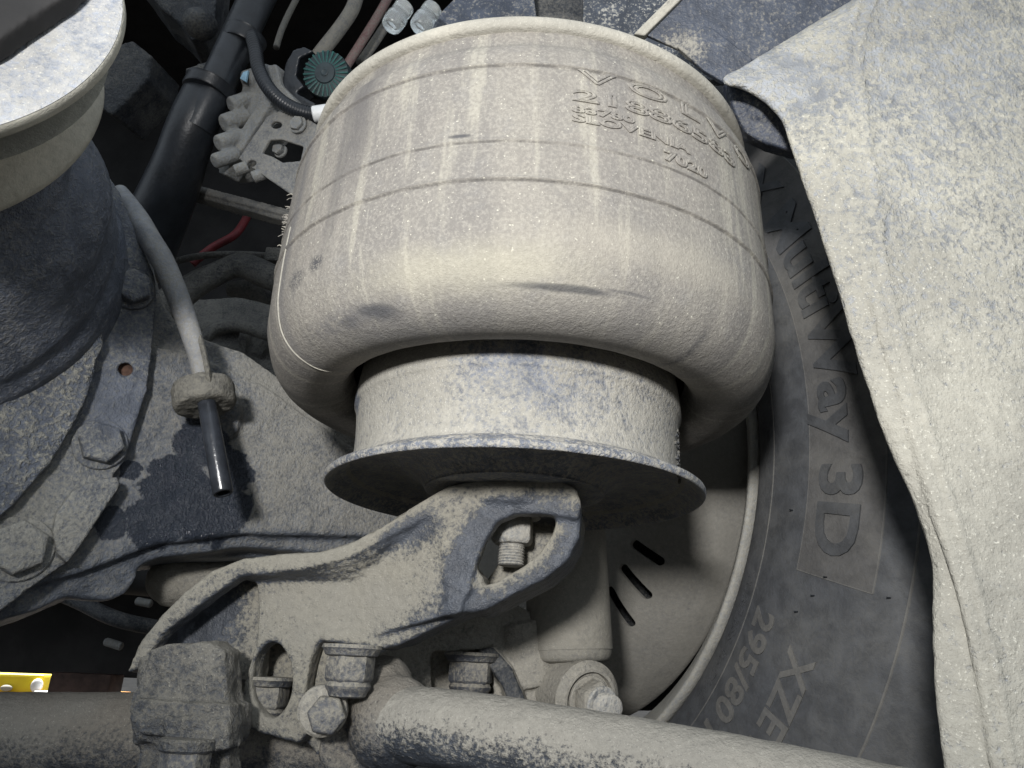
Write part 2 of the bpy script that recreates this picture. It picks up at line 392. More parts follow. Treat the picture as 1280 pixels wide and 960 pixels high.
M['tyredark'] = dusty('tyre_dark_letter', (.044, .047, .052), (.056, .056, .056), cover=.4, soft=.35, big=.3, mid=.3, fin=.3, speck=.02, bump=.0002, rp=.55, rd=.7, spec=.4)
M['tyrepanel'] = dusty('tyre_panel', (.064, .065, .068), (.096, .092, .087), cover=.55, soft=.35, big=.3, mid=.3, fin=.3, speck=.03, bump=.0003, rp=.7, rd=.85, spec=.25)
M['blackplastic'] = plain('black_plastic', (.018, .021, .026), .38, .3, 40, .0003)
M['darkmetal'] = dusty('dark_metal', (.022, .026, .033), (.14, .137, .127), cover=.34, soft=.3, speck=.1, bump=.0008)
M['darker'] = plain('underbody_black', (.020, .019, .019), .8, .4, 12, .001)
M['hose'] = dusty('grey_hose', (.17, .18, .20), (.30, .29, .265), cover=.5, soft=.3, speck=.3, bump=.0003, rp=.55)
M['grommet'] = dusty('rubber_grommet', (.060, .060, .058), (.19, .18, .15), cover=.6, soft=.3, speck=.1, bump=.0008)
M['wetpipe'] = plain('oily_pipe', (.030, .034, .042), .22, .3, 60, .0002)
M['alu'] = dusty('dull_aluminium', (.17, .18, .19), (.24, .23, .20), cover=.5, soft=.3, speck=.2, bump=.0008, rp=.5)
M['brk'] = dusty('dusty_bracket', (.09, .095, .105), (.25, .24, .215), cover=.6, soft=.3, speck=.15, bump=.0005)
M['teal'] = dusty('teal_cap', (.008, .075, .068), (.055, .07, .08), cover=.40, soft=.3, speck=.1, bump=.0005, rp=.5)
M['capdark'] = plain('cap_dark', (.022, .036, .042), .55, .3, 90)
M['white'] = plain('white_plastic', (.75, .76, .76), .5, .1)
M['pipegrey'] = dusty('dirty_pipe', (.12, .12, .12), (.26, .24, .20), cover=.6, speck=.1)
M['redwire'] = plain('red_wire', (.13, .014, .018), .6, .3)
M['redpipe'] = dusty('faded_red_pipe', (.15, .07, .07), (.22, .17, .15), cover=.5, speck=.1)
M['yellow'] = plain('yellow_paint', (.95, .74, .02), .5, .12, 8)
M['orange'] = plain('orange_paint', (.85, .35, .03), .5, .1)
M['rust'] = plain('brown_rust', (.085, .052, .042), .85, .4, 30)
M['hole'] = plain('rusty_hole', (.09, .05, .035), .9, .4, 300)
M['ground'] = plain('workshop_floor', (.10, .085, .07), .9, .35, 6, .003)
M['braid'] = dusty('dusty_loom', (.07, .072, .075), (.22, .215, .195), cover=.6, speck=.15, bump=.0015)
def clear():
    t = NT('clear_plastic'); t.bsdf.inputs['Transmission Weight'].default_value = .85
    t.bsdf.inputs['IOR'].default_value = 1.45
    return t.fin((.80, .85, .86), t.M('MULTIPLY', t.noise(90, 3), .4), t.noise(120, 3), .0006, 1, 0, .5)
M['clear'] = clear()

# ------------------------------------------------------------------ the setting
g = obj('ground', obox((0, 4, -.33), (12, 0, 0), (0, 12, 0), (0, 0, .03)), M['ground'], smooth=False); g['kind'] = 'structure'
# ------------------------------------------------------------------ air spring
AT = Vector((AX0.x, AX0.y, 0))
air = thing('air_spring', 'big dusty rubber air spring bulging over a round piston, in the middle of the photo', 'air spring', (AX0.x, AX0.y, .095))
Z = Vector((0, 0, 1))
def prof_smooth(ps, n=6):
    return [(v[0], v[1]) for v in catmull([(a, b, 0) for a, b in ps], n)]
bp = [(.150, .113), (.158, .109), (.1635, .1085), (.1565, .113), (.1537, .122), (.1535, .135), (.159, .147), (.170, .156), (.185, .1612), (.200, .1622), (.215, .1618)]
bp = prof_smooth([(z, r) for z, r in [(.172, .1065), (.160, .1115), (.1545, .121), (.1533, .134), (.158, .146), (.168, .155), (.184, .1608), (.200, .1618), (.222, .1615), (.245, .1606), (.270, .1598), (.288, .1590), (.300, .1575), (.3085, .1545), (.3135, .1505), (.318, .1478), (.3265, .1470)]], 14)
def ridges(ps):
    out = []
    for z, r in ps:
        for z0, h, wd in ((.2935, .0010, .0008), (.2441, .0006, .0010), (.2208, .0010, .0008)):
            r += h*math.exp(-((z-z0)/wd)**2) - .5*h*math.exp(-((z-z0+.002)/wd)**2)
        out.append((z, r))
    return out
fine = []
for i in range(len(bp)-1):
    for k in range(4): fine.append((bp[i][0]+(bp[i+1][0]-bp[i][0])*k/4, bp[i][1]+(bp[i+1][1]-bp[i][1])*k/4))
fine.append(bp[-1])
bv = lathe(ridges(fine), AT, Z, 288, close=False)
def wob(a, z): return .0004*math.sin(3*a+1)+.0003*math.sin(7*a+z*40)+.00012*math.sin(31*a+z*90)
for v in bv[0]:                               # rubber is never perfectly round
    a = math.atan2(v.x-AT.x, AT.y-v.y); d = (v-AT); d.z = 0; d.normalize()
    v += d*wob(a, v.z)
bel = obj('bellows', bv, M['bellows'], air, ang=180)
# mould seam running down over the lobe on the left
def onb(th, z, dr=0): # point on bellows surface
    r = np.interp(z, [q[0] for q in fine[240:]], [q[1] for q in fine[240:]]) + dr + wob(th, z)
    return AT + Vector((r*math.sin(th), -r*math.cos(th), z))
th0 = -1.02
seam = [onb(th0, z, .0002) for z in (.235, .215, .2, .185)]
for z, r in ((.170, .1566), (.160, .1488), (.1545, .1385), (.1532, .130), (.1545, .1215)):
    seam.append(AT+Vector((r*math.sin(th0), -r*math.cos(th0), z)))
obj('mould_line', tube(seam, .00045, 6, 8), M['lip'], bel)
# frayed rubber whiskers on the left flank
wh = []
for i in range(30):
    z = random.gauss(.262, .012); th = -1.26+random.uniform(-.12, .08); p = onb(th, z)
    d = Vector((math.sin(th), -math.cos(th), 0))
    wh.append(tube([p-d*.001, p+d*.0012+Vector((0, 0, random.uniform(-.001, .001))), p+d*random.uniform(.0016, .004)+Vector((0, 0, random.uniform(-.002, .002)))], [.0006, .0002], 4, 2))
o = obj('rubber_fray', wh, M['bellows'], bel); o['kind'] = 'stuff'
# bead plate and rolled lip
lp = [(.326, .144), (.3262, .1495), (.3275, .1512), (.330, .1520), (.3325, .1516), (.3345, .1500), (.336, .1465), (.338, .05), (.338, 0)]
obj('bead_plate', lathe(lp, AT, Z, 192), M['lip'], air, ang=180)
# embossed lettering
def text_mesh(body, size, extrude, spacing=1., bevel=0., res=3, bold=0., outline=0):
    cu = bpy.data.curves.new('t', 'FONT'); cu.body = body; cu.size = size; cu.extrude = extrude; cu.space_character = spacing
    cu.resolution_u = res; cu.offset = bold; cu.align_x = 'LEFT'
    if outline: cu.fill_mode = 'NONE'; cu.extrude = 0; cu.bevel_depth = outline; cu.bevel_resolution = 1
    o_ = bpy.data.objects.new('t', cu); C.objects.link(o_)
    me = bpy.data.meshes.new_from_object(o_.evaluated_get(bpy.context.evaluated_depsgraph_get())); bpy.data.objects.remove(o_)
    bm = bmesh.new(); bm.from_mesh(me)
    bmesh.ops.subdivide_edges(bm, edges=[e for e in bm.edges if e.calc_length() > size*.25], cuts=3)
    bm.to_mesh(me); bm.free(); return me
def bellows_text(body, px0, py0, px1, cap, par, ol=.00040):
    a0, z0 = cp(px0, py0); a1, _ = cp(*px1)
    me = text_mesh(body, cap/.7, .0003, 1, outline=ol)
    xs = [v.co.x for v in me.vertices]; k = (a1-a0)/(max(xs)-min(xs)); x0 = min(xs)
    for v in me.vertices:
        th = (a0+(v.co.x-x0)*k)/RB; p = onb(th, z0+v.co.y, v.co.z+.0006); v.co = p
    o_ = link('lettering', me, M['bellows'], par, True, 60); return o_
bellows_text('V O L V O', 722, 101, (938, 203), .0078, bel)
bellows_text('21886583', 715, 125, (918, 187), .0072, bel)
bellows_text('83780', 714, 140, (793, 153), .0040, bel, .00028)
bellows_text('SLOVENIA', 714, 152, (862, 191), .0046, bel, .00032)
bellows_text('7020', 828, 200, (882, 213), .0058, bel, .0005)
# piston
pp = [(.175, .1010), (.160, .1030), (.150, .1036), (.146, .1022), (.135, .1010), (.122, .1006), (.113, .1012), (.1085, .1040), (.1065, .1090), (.1052, .1140), (.1040, .1160), (.1022, .1165), (.1000, .1156), (.1008, .1135), (.1060, .1085), (.1105, .103), (.1135, .092), (.1135, .072), (.1090, .061), (.1040, .056), (.102, .050), (.1015, 0)]
top = pp[:8]; low = pp[7:]
obj('piston', lathe(prof_smooth(top, 6), AT, Z, 160, close=False), M['piston'], air, ang=180)
fl = obj('piston_flange', lathe(prof_smooth(low, 5), AT, Z, 160, close=False), M['flange'], air, ang=180)
cr = []
for i in range(70):
    th = 1.28+random.gauss(0, .05); z = random.uniform(.108, .138) if i < 55 else random.uniform(.138, .15)
    p = AT+Vector((.1012*math.sin(th), -.1012*math.cos(th), z)); q_ = random.uniform(.0004, .0011)
    cr.append(ball(p, q_, q_*.8, q_*1.2, 4))
obj('dirt_crumbs', cr, M['clamp'], air)['kind'] = 'stuff'
def threads(a, b, r, pitch=.0016):
    a, b = Vector(a), Vector(b); L = (b-a).length; n = max(3, int(L/pitch)); pr = []
    for i in range(n): pr += [(L*i/n, r*.90), (L*(i+.5)/n, r)]
    pr += [(L-.0004, r*.9), (L, r*.72)]
    return lathe(pr, a, b-a, 28)
def hexa(a, b, r, rot=0, ch=.12, dome=True):
    """hexagonal prism with chamfered end b"""
    a, b = Vector(a), Vector(b); d, u_, v_ = frame(b-a); L = (b-a).length; V = []; Fc = []
    rings = [(0, 1), (L*(1-ch*1.2), 1), (L, .88)]
    for s_, q in rings:
        for k in range(6):
            t = rot+k*math.pi/3; V.append(a+d*s_+(u_*math.cos(t)+v_*math.sin(t))*r*q)
    for i in range(2):
        for k in range(6): l = (k+1) % 6; Fc.append((i*6+k, i*6+l, (i+1)*6+l, (i+1)*6+k))
    Fc += [(5, 4, 3, 2, 1, 0), (12, 13, 14, 15, 16, 17)]
    return V, Fc
def bolt(name, p, d, r, h, mat, parent, rot=.2, wash=1.2, wh_=.003, stud=0, sr=.55, label=None):
    p = Vector(p); d = Vector(d).normalized()
    o_ = obj(name, hexa(p+d*wh_, p+d*(wh_+h), r, rot), mat, parent, ang=25, bevel=r*.05)
    if wash: obj('washer', cyl(p, p+d*wh_, r*wash, ch=.0006, n=40), mat, o_)
    if stud: obj('threaded_stud', threads(p+d*(wh_+h-.0005), p+d*(wh_+h+stud), r*sr), mat, o_, ang=20)
    return o_
# nut that holds the piston, in the pocket of the arm
sp_ = AT + Z*.0905
nt = bolt('retaining_nut', sp_, -Z, .0138, .0160, M['nut'], air, rot=.35, wash=1.25, stud=.013, sr=.60)

# ------------------------------------------------------------------ support arm
PA = vplane((200, 800), .462, (700, 650), .428)
arm = thing('cast_bracket', 'curved dusty cast bracket carrying the air spring, with the nut in its pocket', 'support arm', p3(430, 900, .47))
topedge = [(158, 842), (172, 806), (203, 766), (233, 738), (262, 714), (300, 699), (345, 692), (400, 689), (440, 677), (480, 656), (530, 624), (560, 607), (600, 599), (650, 595), (700, 599), (721, 611), (727, 632)]
frontband = topedge + [(723, 650), (690, 643), (645, 641), (622, 652), (606, 676), (594, 706), (586, 742), (574, 757), (562, 742), (562, 700), (567, 664), (545, 640), (500, 664), (440, 697), (380, 712), (300, 720), (255, 752), (205, 790), (172, 836)]
web = [(318, 706), (400, 694), (470, 672), (545, 630), (600, 610), (606, 660), (584, 705), (580, 745), (520, 782), (478, 803), (412, 798), (396, 804), (387, 830), (380, 880), (384, 915), (372, 930), (330, 918), (290, 905), (287, 898), (300, 890), (302, 860), (320, 800), (322, 760)]
tri = [(188, 815), (215, 775), (255, 742), (299, 715), (335, 712), (330, 800), (322, 880), (290, 885), (287, 812)]
lowband = [(578, 728), (592, 764), (545, 784), (500, 806), (474, 812), (440, 806), (402, 801), (405, 790), (450, 786), (520, 757)]
bowl = [(580, 752), (596, 738), (640, 716), (672, 694), (690, 668), (698, 636), (727, 636), (724, 672), (708, 702), (680, 724), (640, 744), (600, 765), (590, 766)]
bowlback = [(594, 745), (626, 700), (652, 676), (655, 634), (722, 632), (716, 690), (670, 725), (606, 755)]
padc = AT + Z*.096
und = [(545, 638, .5), (520, 652, 1.), (500, 664, 1.2), (470, 682, 1.3), (440, 697, 1.2), (410, 706, .8), (380, 712, .55), (340, 717, .35), (300, 720, .2)]
steps = []
for dy, of in ((7, -.004), (14, -.008), (21, -.012)):
    steps.append(slab([(x, y-12) for x, y, q in und]+[(x, y+dy*q) for x, y, q in reversed(und)], PA, of, .012))
def wedge(q, back):
    f = [PA(x, y, o_) for x, y, o_ in q]; b = [PA(x, y, back) for x, y, o_ in q]
    return f+b, [(0, 1, 2), (0, 2, 3), (7, 6, 5, 4)]+[(k+4, (k+1) % 4+4, (k+1) % 4, k) for k in range(4)]
steps += [wedge([(425, 704, -.0175), (552, 637, .0002), (580, 764, .0002), (425, 807, -.0175)], -.030), slab([(548, 645), (578, 654), (578, 752), (575, 766), (560, 770)], PA, 0, .02)]
prims = steps + [slab(frontband, PA, 0, .012), slab(topedge+[(720, 622), (690, 612), (640, 610), (590, 614), (545, 626), (490, 660), (440, 686), (400, 700), (345, 703), (300, 712), (262, 728), (215, 772), (172, 836)], PA, -.006, .062),
         slab(web, PA, -.016, .014), slab(tri, PA, -.030, .012), slab(lowband, PA, -.014, .030),
         slab(bowl, PA, -.005, .052), slab([(566, 735), (585, 700), (604, 722), (602, 764), (575, 766)], PA, -.004, .03), slab(bowlback, PA, -.052, .010),
         cyl(AT+Z*.0895, AT+Z*.1015, .0405, .0395, ch=.002, n=48)]
holes = [slab([(335+25*math.cos(a), 850+48*math.sin(a)) for a in np.linspace(0, 2*math.pi, 24, endpoint=False)], PA, -.0115, .028)]
cast('casting', prims, M['arm'], arm, voxel=.0012, smooth=18, disp=.0006, dscale=.01, cut=holes, disp2=.0003)
# bolts of the arm
n_ = PA.n
def vbolt(pxc, ytop, ybot, wpx, Y, parent, mat, nm='flange_nut'):
    a = at(pxc, ytop, Y); b = at(pxc, ybot, Y); r = wpx/2*Y/F*1.04; b = Vector((a.x, a.y, a.z-(a.z-b.z)*.98)); L = (b-a).length
    o_ = obj(nm, hexa(a-Z*L*.22, a-Z*L*.72, r*.86, .3), mat, parent, ang=25, bevel=.0006)
    obj('collar', lathe([(0, r*1.02), (L*.07, r*1.06), (L*.10, r*1.0), (L*.20, r*.92), (L*.23, r*.80)], a, -Z, 36), mat, o_)
    obj('stud_end', lathe([(L*.70, r*.72), (L*.78, r*.80), (L*.84, r*.76), (L*.88, r*.70), (L*.97, r*.64), (L, r*.5)], a, -Z, 32), mat, o_)
    return o_
vbolt(335, 846, 904, 60, .488, arm, M['bolt'])
vbolt(441, 806, 874, 64, .452, arm, M['bolt'])
b_ = obj('hex_bolt', hexa(at(410, 893, .452), at(410, 893, .452)-Vector((0, .010, 0))+Vector((.001, 0, 0)), .0105, .1), M['bolt'], arm, ang=25, bevel=.0008)
obj('washer', cyl(at(404, 888, .458), at(404, 888, .458)-Vector((-.001, .008, 0)), .0138, .0132, ch=.0015, n=40), M['bush'], b_)
cast('slot_wall', [slab([(300, 790), (372, 790), (376, 915), (300, 915)], PA, -.052, .006), slab([(383, 800), (430, 800), (440, 850), (430, 900), (425, 935), (395, 945), (370, 910), (380, 850)], PA, -.030, .006)], M['arm'], arm, voxel=.0016)

# ------------------------------------------------------------------ anti-roll bar and its clamp
Yb = .528
barp = [at(-160, 927, Yb), at(60, 927, Yb), at(200, 928, Yb), at(330, 930, Yb), at(430, 935, Yb), at(490, 945, Yb+.01)]
rb = 52*Yb/F/1.0
bo = cast('anti_roll_bar', [tube(barp, rb, 40, 6)], M['bar'], voxel=.0016, smooth=2, disp=.0006, dscale=.02)
tag(bo, 'thick dusty round bar running level along the bottom left edge', 'bar')
PC = vplane((165, 880), .435, (290, 880), .430)
cl = thing('bar_clamp', 'dirty grey cast clamp gripping the thick bar at the bottom left', 'clamp', p3(225, 960, .44))
cc1 = at(238, 800, .445); 
cast('casting', [slab([(188, 812), (215, 804), (262, 803), (281, 812), (283, 870), (290, 885), (288, 930), (262, 940), (205, 938), (168, 925), (160, 895), (164, 868), (178, 845)], PC, -.004, .022),
      cyl(at(250, 806, .452), at(250, 930, .450), .0150, .0155), cyl(at(210, 818, .457), at(208, 925, .455), .0145, .0165),
      slab([(166, 872), (288, 880), (291, 906), (286, 925), (175, 918), (161, 898)], PC, .002, .028),
      slab([(203, 895), (284, 898), (286, 936), (250, 945), (206, 940)], PC, .005, .02),
      slab([(175, 925), (285, 935), (290, 990), (165, 990)], PC, -.012, .015)], M['clamp'], cl, voxel=.0013, smooth=8, disp=.0012, dscale=.012, disp2=.0005)
vb = at(235, 928, .425)
bb_ = obj('hex_bolt', hexa(vb-Z*.004, vb-Z*.020, .0125, .25), M['bolt'], cl, ang=25, bevel=.0006)
obj('washer', cyl(vb+Z*.002, vb-Z*.004, .0138, ch=.001, n=36), M['clamp'], bb_)

# ------------------------------------------------------------------ rod at lower right
rod = thing('linkage_rod', 'sandy dusty rod slanting out of the bottom right below the tyre', 'rod', p3(760, 950, .42))
rp = [at(488, 904, .470), at(560, 911, .455), at(700, 936, .435), at(850, 964, .418), at(1020, 1000, .40), at(1250, 1050, .38)]
cast('shaft', [tube(rp, [.0195, .0208, .0215, .022], 40, 8)], M['rod'], rod, voxel=.0015, smooth=2, disp=.0005, dscale=.015, disp2=.00025)
cast('rod_end', [ball(at(492, 905, .472), .026, .022, .026), cyl(at(478, 850, .49), at(490, 905, .475), .016, .022),
      ball(at(480, 850, .492), .0165, .016, .014), slab([(400, 905), (440, 880), (470, 888), (500, 960), (430, 990), (398, 950)], Plane(at(450, 920, .475), (0, -1, 0)), 0, .03),
      slab([(455, 838), (475, 870), (470, 920), (445, 945), (436, 900)], Plane(at(450, 920, .465), (0, -1, 0)), 0, .02)], M['bar'], rod, voxel=.0014, smooth=6, disp=.0008, disp2=.0003)

# ------------------------------------------------------------------ axle housing with differential carrier
NA = Vector((.56, -.83, 0)).normalized()
PX = Plane(at(125, 555, .505), NA)
ax = thing('axle_housing', 'heavy cast axle housing behind the arm, with a dark oil stain under its breather', 'axle', p3(200, 760, .56))
house = [(-90, 230), (120, 230), (186, 300), (205, 380), (225, 405), (262, 425), (306, 440), (352, 472), (400, 506), (455, 546), (490, 600), (560, 640), (560, 700), (430, 694), (310, 684), (250, 690), (200, 697), (150, 716), (100, 738), (40, 765), (-90, 800)]
cast('housing', [slab(house, PX, -.020, .10, taper=.04), slab([(120, 420), (240, 440), (330, 480), (460, 570), (520, 640), (500, 672), (310, 668), (200, 680), (90, 720), (-60, 760), (-60, 430)], PX, -.008, .10),
      cyl(PX(262, 520, -.03), PX(262, 520, -.004), .027, .023, n=40),
      slab([(60, 736), (110, 720), (165, 700), (176, 706), (168, 730), (155, 745), (135, 752), (100, 750), (75, 746)], PX, -.022, .05, taper=-.15),
      slab([(200, 686), (310, 680), (440, 690), (520, 700), (520, 712), (420, 703), (310, 697), (230, 699)], PX, -.045, .06)],
     M['axle'], ax, voxel=.0022, smooth=14, disp=.0012, dscale=.03, disp2=.0004)
ringp = [(110, 180), (150, 240), (176, 305), (194, 345), (196, 372), (192, 420), (184, 488), (168, 535), (158, 572), (140, 597), (152, 606), (100, 682), (82, 704), (40, 733), (0, 764), (-80, 800), (-80, 180)]
cast('cover_flange', [slab(ringp, PX, .004, .03), slab([(147, 596), (124, 598), (92, 612), (70, 642), (66, 668), (72, 692), (84, 704), (102, 680), (150, 607)], PX, .010, .02)],
     M['ring'], ax, voxel=.0013, smooth=3, disp=.0004, cut=[cyl(PX(157, 462, .02), PX(157, 462, -.010), .0048)], disp2=.0002)
obj('dowel', cyl(PX(157, 462, -.012), PX(157, 462, -.0025), .0047, n=24), M['hole'], ax)
car = thing('pinion_carrier', 'bulky black and silver carrier stacked with round rings at the left edge', 'gear carrier', p3(30, 500, .5))
cast('carrier_casting', [slab([(100, 170), (131, 250), (132, 300), (131, 367), (127, 432), (108, 498), (75, 560), (42, 603), (0, 648), (-80, 715), (-80, 170)], PX, .016, .03, taper=0)],
     M['carrier'], car, voxel=.0013, smooth=3, disp=.0016, dscale=.014, disp2=.0004)
def dirv(y, e): y, e = R(y), R(e); return Vector((math.sin(y)*math.cos(e), -math.cos(y)*math.cos(e), math.sin(e)))
DD = dirv(12.7, 7.2); dc = at(-112, -7, .26); c2 = at(-124, 105, .33); c3_ = at(-98, 242, .40); c4_ = at(-122, 307, .44)
def loft(rings, n=144, close=True):
    d_, a_, b_ = frame(DD); V = []; Fc = []; m = len(rings)
    for c_, r_ in rings:
        for k in range(n):
            t_ = 2*math.pi*k/n; V.append(c_+(a_*math.cos(t_)+b_*math.sin(t_))*r_)
    for i in range(m-1):
        for k in range(n): l = (k+1) % n; Fc.append((i*n+k, i*n+l, (i+1)*n+l, (i+1)*n+k))
    if close: Fc.append(tuple(range(n-1, -1, -1))); Fc.append(tuple(range((m-1)*n, m*n)))
    return V, Fc
L_ = lambda a, b, t: a.lerp(b, t)
cast('neck', [loft([(c2-DD*.02, .060), (L_(c2, c3_, .45), .082), (c3_+DD*.028, .088), (c3_+DD*.010, .100), (c3_, .1030), (c3_-DD*.006, .1040), (L_(c3_, c4_, .4), .112), (L_(c3_, c4_, .8), .1235), (c4_, .126), (c4_-DD*.01, .130), (c4_-DD*.06+NA*-.02, .135)])],
     M['body'], car, voxel=.0018, smooth=5, disp=.0010, dscale=.04, disp2=.0003)
obj('lower_ring', loft([(dc-DD*.030, .074), (L_(dc, c2, .5), .080), (c2+DD*.020, .0925), (c2+DD*.008, .0968), (c2+DD*.002, .0982), (c2-DD*.003, .0975), (c2-DD*.010, .088), (c2-DD*.03, .070)]), M['discrim'], car, ang=50)
obj('disc_rim', loft([(dc-DD*.014, .078), (dc-DD*.0080, .0830), (dc-DD*.0065, .0852), (dc-DD*.0055, .0860), (dc-DD*.001, .0862), (dc, .0856), (dc-DD*.0008, .0840)]), M['discrim'], car, ang=40)
obj('disc_face', loft([(dc+DD*.0003, .0855), (dc+DD*.0006, .0845), (dc+DD*.0003, .080), (dc, .0005)], close=False), M['disc'], car, ang=180)
cast('shade_slab', [slab([(-60, -80), (135, -80), (104, -28), (84, -8), (52, 12), (28, 28), (0, 48), (-60, 75)], Plane(dc+DD*.012, DD), 0, .011)], M['darker'], car, voxel=.0014, smooth=5)  # dark slab added as the shade over the disc's upper corner
def axbolt(px, py, rpx, Y=.50, off=.004, rot=.3):
    p = PX(px, py, off); r = rpx*p.y/F
    return bolt('hex_bolt', p, NA, r, r*.62, M['ring'], ax, rot, 1.20, .0025)
axbolt(164, 362, 25, rot=.35); axbolt(125, 556, 27, rot=.1); axbolt(22, 686, 33, rot=.5)
# breather
br = thing('breather_tube', 'pale grey breather hose ending in a short black pipe, pushed through a rubber grommet', 'hose', p3(265, 620, .5))
obj('hose', tube([at(150, 240, .52), at(170, 268, .508), at(186, 297, .50), at(204, 328, .498), at(222, 370, .498), at(238, 415, .50), at(250, 455, .503), at(256, 492, .505)], [.0062, .0080, .0084, .0078, .0068, .0064], 20, 8), M['hose'], br)
gc = at(255, 496, .515)
gd = (at(262, 530, .51)-at(254, 470, .512)).normalized()
cast('grommet', [lathe([(-.010, .0145), (-.010, .0195), (-.007, .0213), (.005, .0213), (.0085, .0198), (.009, .0145)], gc, gd, 64), cyl(gc-gd*.0095, gc+gd*.004, .0205)], M['grommet'], br, voxel=.001, smooth=3, disp=.0009, dscale=.008)
pa, pb = at(257, 496, .508), at(279, 617, .500)
obj('outlet_pipe', lathe([(0, .0062), ((pb-pa).length-.001, .0066), ((pb-pa).length, .0060), ((pb-pa).length, .0045), ((pb-pa).length-.012, .0044)], pa, pb-pa, 32, close=False), M['wetpipe'], br, ang=40)
obj('clip_wire', tube([at(249, 420, .499), at(254, 438, .494), at(259, 462, .494), at(262, 485, .500)], .0018, 8), M['grommet'], br)

# ------------------------------------------------------------------ wheel
WC = Vector((.04, .862, .203)); yw = R(56.5)
WU = Vector((-math.sin(yw), -math.cos(yw), 0)); WE = Vector((math.cos(yw), -math.sin(yw), 0))
wheel = thing('wheel', 'large dark truck wheel with raised sidewall lettering behind the air spring', 'wheel', (WC.x, WC.y, -.30))
rimp = prof_smooth([(-.10, .262), (-.06, .266), (-.030, .272), (-.012, .284), (-.003, .292), (.001, .2965), (.004, .2985), (.004, .3015), (.000, .3035), (-.006, .303), (-.02, .298), (-.05, .290), (-.10, .285)], 4)
obj('rim', lathe(rimp, WC, WU, 200, close=False), M['rim'], wheel, ang=180)
typ = prof_smooth([(-.04, .298), (-.008, .3035), (.004, .309), (.012, .318), (.019, .335), (.026, .36), (.028, .39), (.027, .42), (.021, .45), (.008, .475), (-.008, .492), (-.03, .500), (-.13, .503), (-.24, .500), (-.27, .47), (-.28, .40), (-.27, .30)], 6)
def side(r):   # s of sidewall at radius r
    q = [(b, a) for a, b in typ if a > -.02 and b < .485]; q.sort()
    return float(np.interp(r, [x[0] for x in q], [x[1] for x in q]))
tyre = obj('tyre', lathe(typ, WC, WU, 220, close=False), M['tyre'], wheel, ang=180)
def wp(px, py, s=.026):
    d = ray(px, py); p0 = WC+WU*s; p = d*(p0.dot(WU)/d.dot(WU)) - p0
    return math.hypot(p.dot(WE), p.z), math.atan2(p.z, p.dot(WE))
def wpt(r, a, h=0):
    return WC + WU*(side(r)+h) + WE*(r*math.cos(a)) + Z*(r*math.sin(a))
def tyre_text(body, r0, cap, a_start=None, a_end=None, bold=.0, spacing=1.0, h=.0011, sx=1.0, mat='tyretext'):
    me = text_mesh(body, cap/.7, h, spacing, bold=bold, res=4)
    xs = [v.co.x for v in me.vertices]; x0, x1 = min(xs), max(xs)
    if a_start is None: a_start = a_end + (x1-x0)*sx/(r0+cap/2)
    for v in me.vertices:
        a = a_start-(v.co.x-x0)*sx/(r0+cap/2); r = r0+v.co.y; v.co = wpt(r, a, v.co.z+.0004)
    return link('lettering', me, M[mat], tyre, True, 30)
rA, aA = wp(1062, 700); rB, aB = wp(998, 712); rC, aC = wp(1090, 745)
print('tyre text', rA, aA, rB, aB, rC, aC, wp(960, 215), wp(1025, 640), wp(1078, 640), wp(955, 790), wp(990, 780))
tyre_text('X MultiWay 3D', rB+.011, .031, a_end=aA+.0, bold=.0012, sx=1.22, h=.0016, mat='tyredark')
# frame line round the lettering panel
def arc_line(r, a0, a1, wd, nm='panel_line', h=.0006, k=40):
    V = []; Fc = []
    for i in range(k+1):
        a = a0+(a1-a0)*i/k
        V += [wpt(r-wd, a, -.0005), wpt(r-wd*.4, a, h), wpt(r+wd*.4, a, h), wpt(r+wd, a, -.0005)]
        if i: 
            b = (i-1)*4; c = i*4
            for j in range(3): Fc.append((b+j, b+j+1, c+j+1, c+j))
    return V, Fc
def rad_line(a, r0, r1, wd, h=.0006, k=10):
    V = []; Fc = []
    for i in range(k+1):
        r = r0+(r1-r0)*i/k
        V += [wpt(r, a-wd/r, -.0005), wpt(r, a-wd*.4/r, h), wpt(r, a+wd*.4/r, h), wpt(r, a+wd/r, -.0005)]
        if i:
            b = (i-1)*4; c = i*4
            for j in range(3): Fc.append((b+j, b+j+1, c+j+1, c+j))
    return V, Fc
V = []; Fc = []
for i in range(61):
    for j_ in range(9): V.append(wpt(rB+(rC-rB)*j_/8, aB+1.3*i/60, .0004))
for i in range(60):
    for j_ in range(8): Fc.append((i*9+j_, i*9+j_+1, (i+1)*9+j_+1, (i+1)*9+j_))
obj('lettering_panel', (V, Fc), M['tyrepanel'], tyre)
obj('panel_line', [arc_line(rC, aB, aB+1.3, .0009), arc_line(rB, aB, aB+1.3, .0007), rad_line(aB, rB, rC, .0009), arc_line(.335, -2.5, 1.6, .0008, k=120), arc_line(.452, -2.5, 1.6, .0012, k=120)], M['tyretext'], tyre)
ra, aa = wp(955, 762); rb_, ab = wp(1000, 812)
tyre_text('295/80 R 22.5', ra-.008, .020, a_start=aa, bold=.0006, sx=1.15, h=.0008)
tyre_text('XZE 2', rb_-.006, .022, a_start=ab, bold=.0005, sx=1.1, h=.0008)
rs_, as_ = wp(948, 720); tyre_text('TUBELESS  RADIAL', .322, .008, a_start=as_, h=.0004, sx=1.2, mat='tyre')
nub = []
for px, py in ((991, 288+350), (1020, 745), (1036, 722), (1110, 747), (999, 765)):
    r, a = wp(px, py); q = wpt(r, a); nub.append(cyl(q, q+WU*.004, .0006, .0004, 6))
obj('rubber_whisker', nub, M['blackplastic'], tyre)['kind'] = 'stuff'
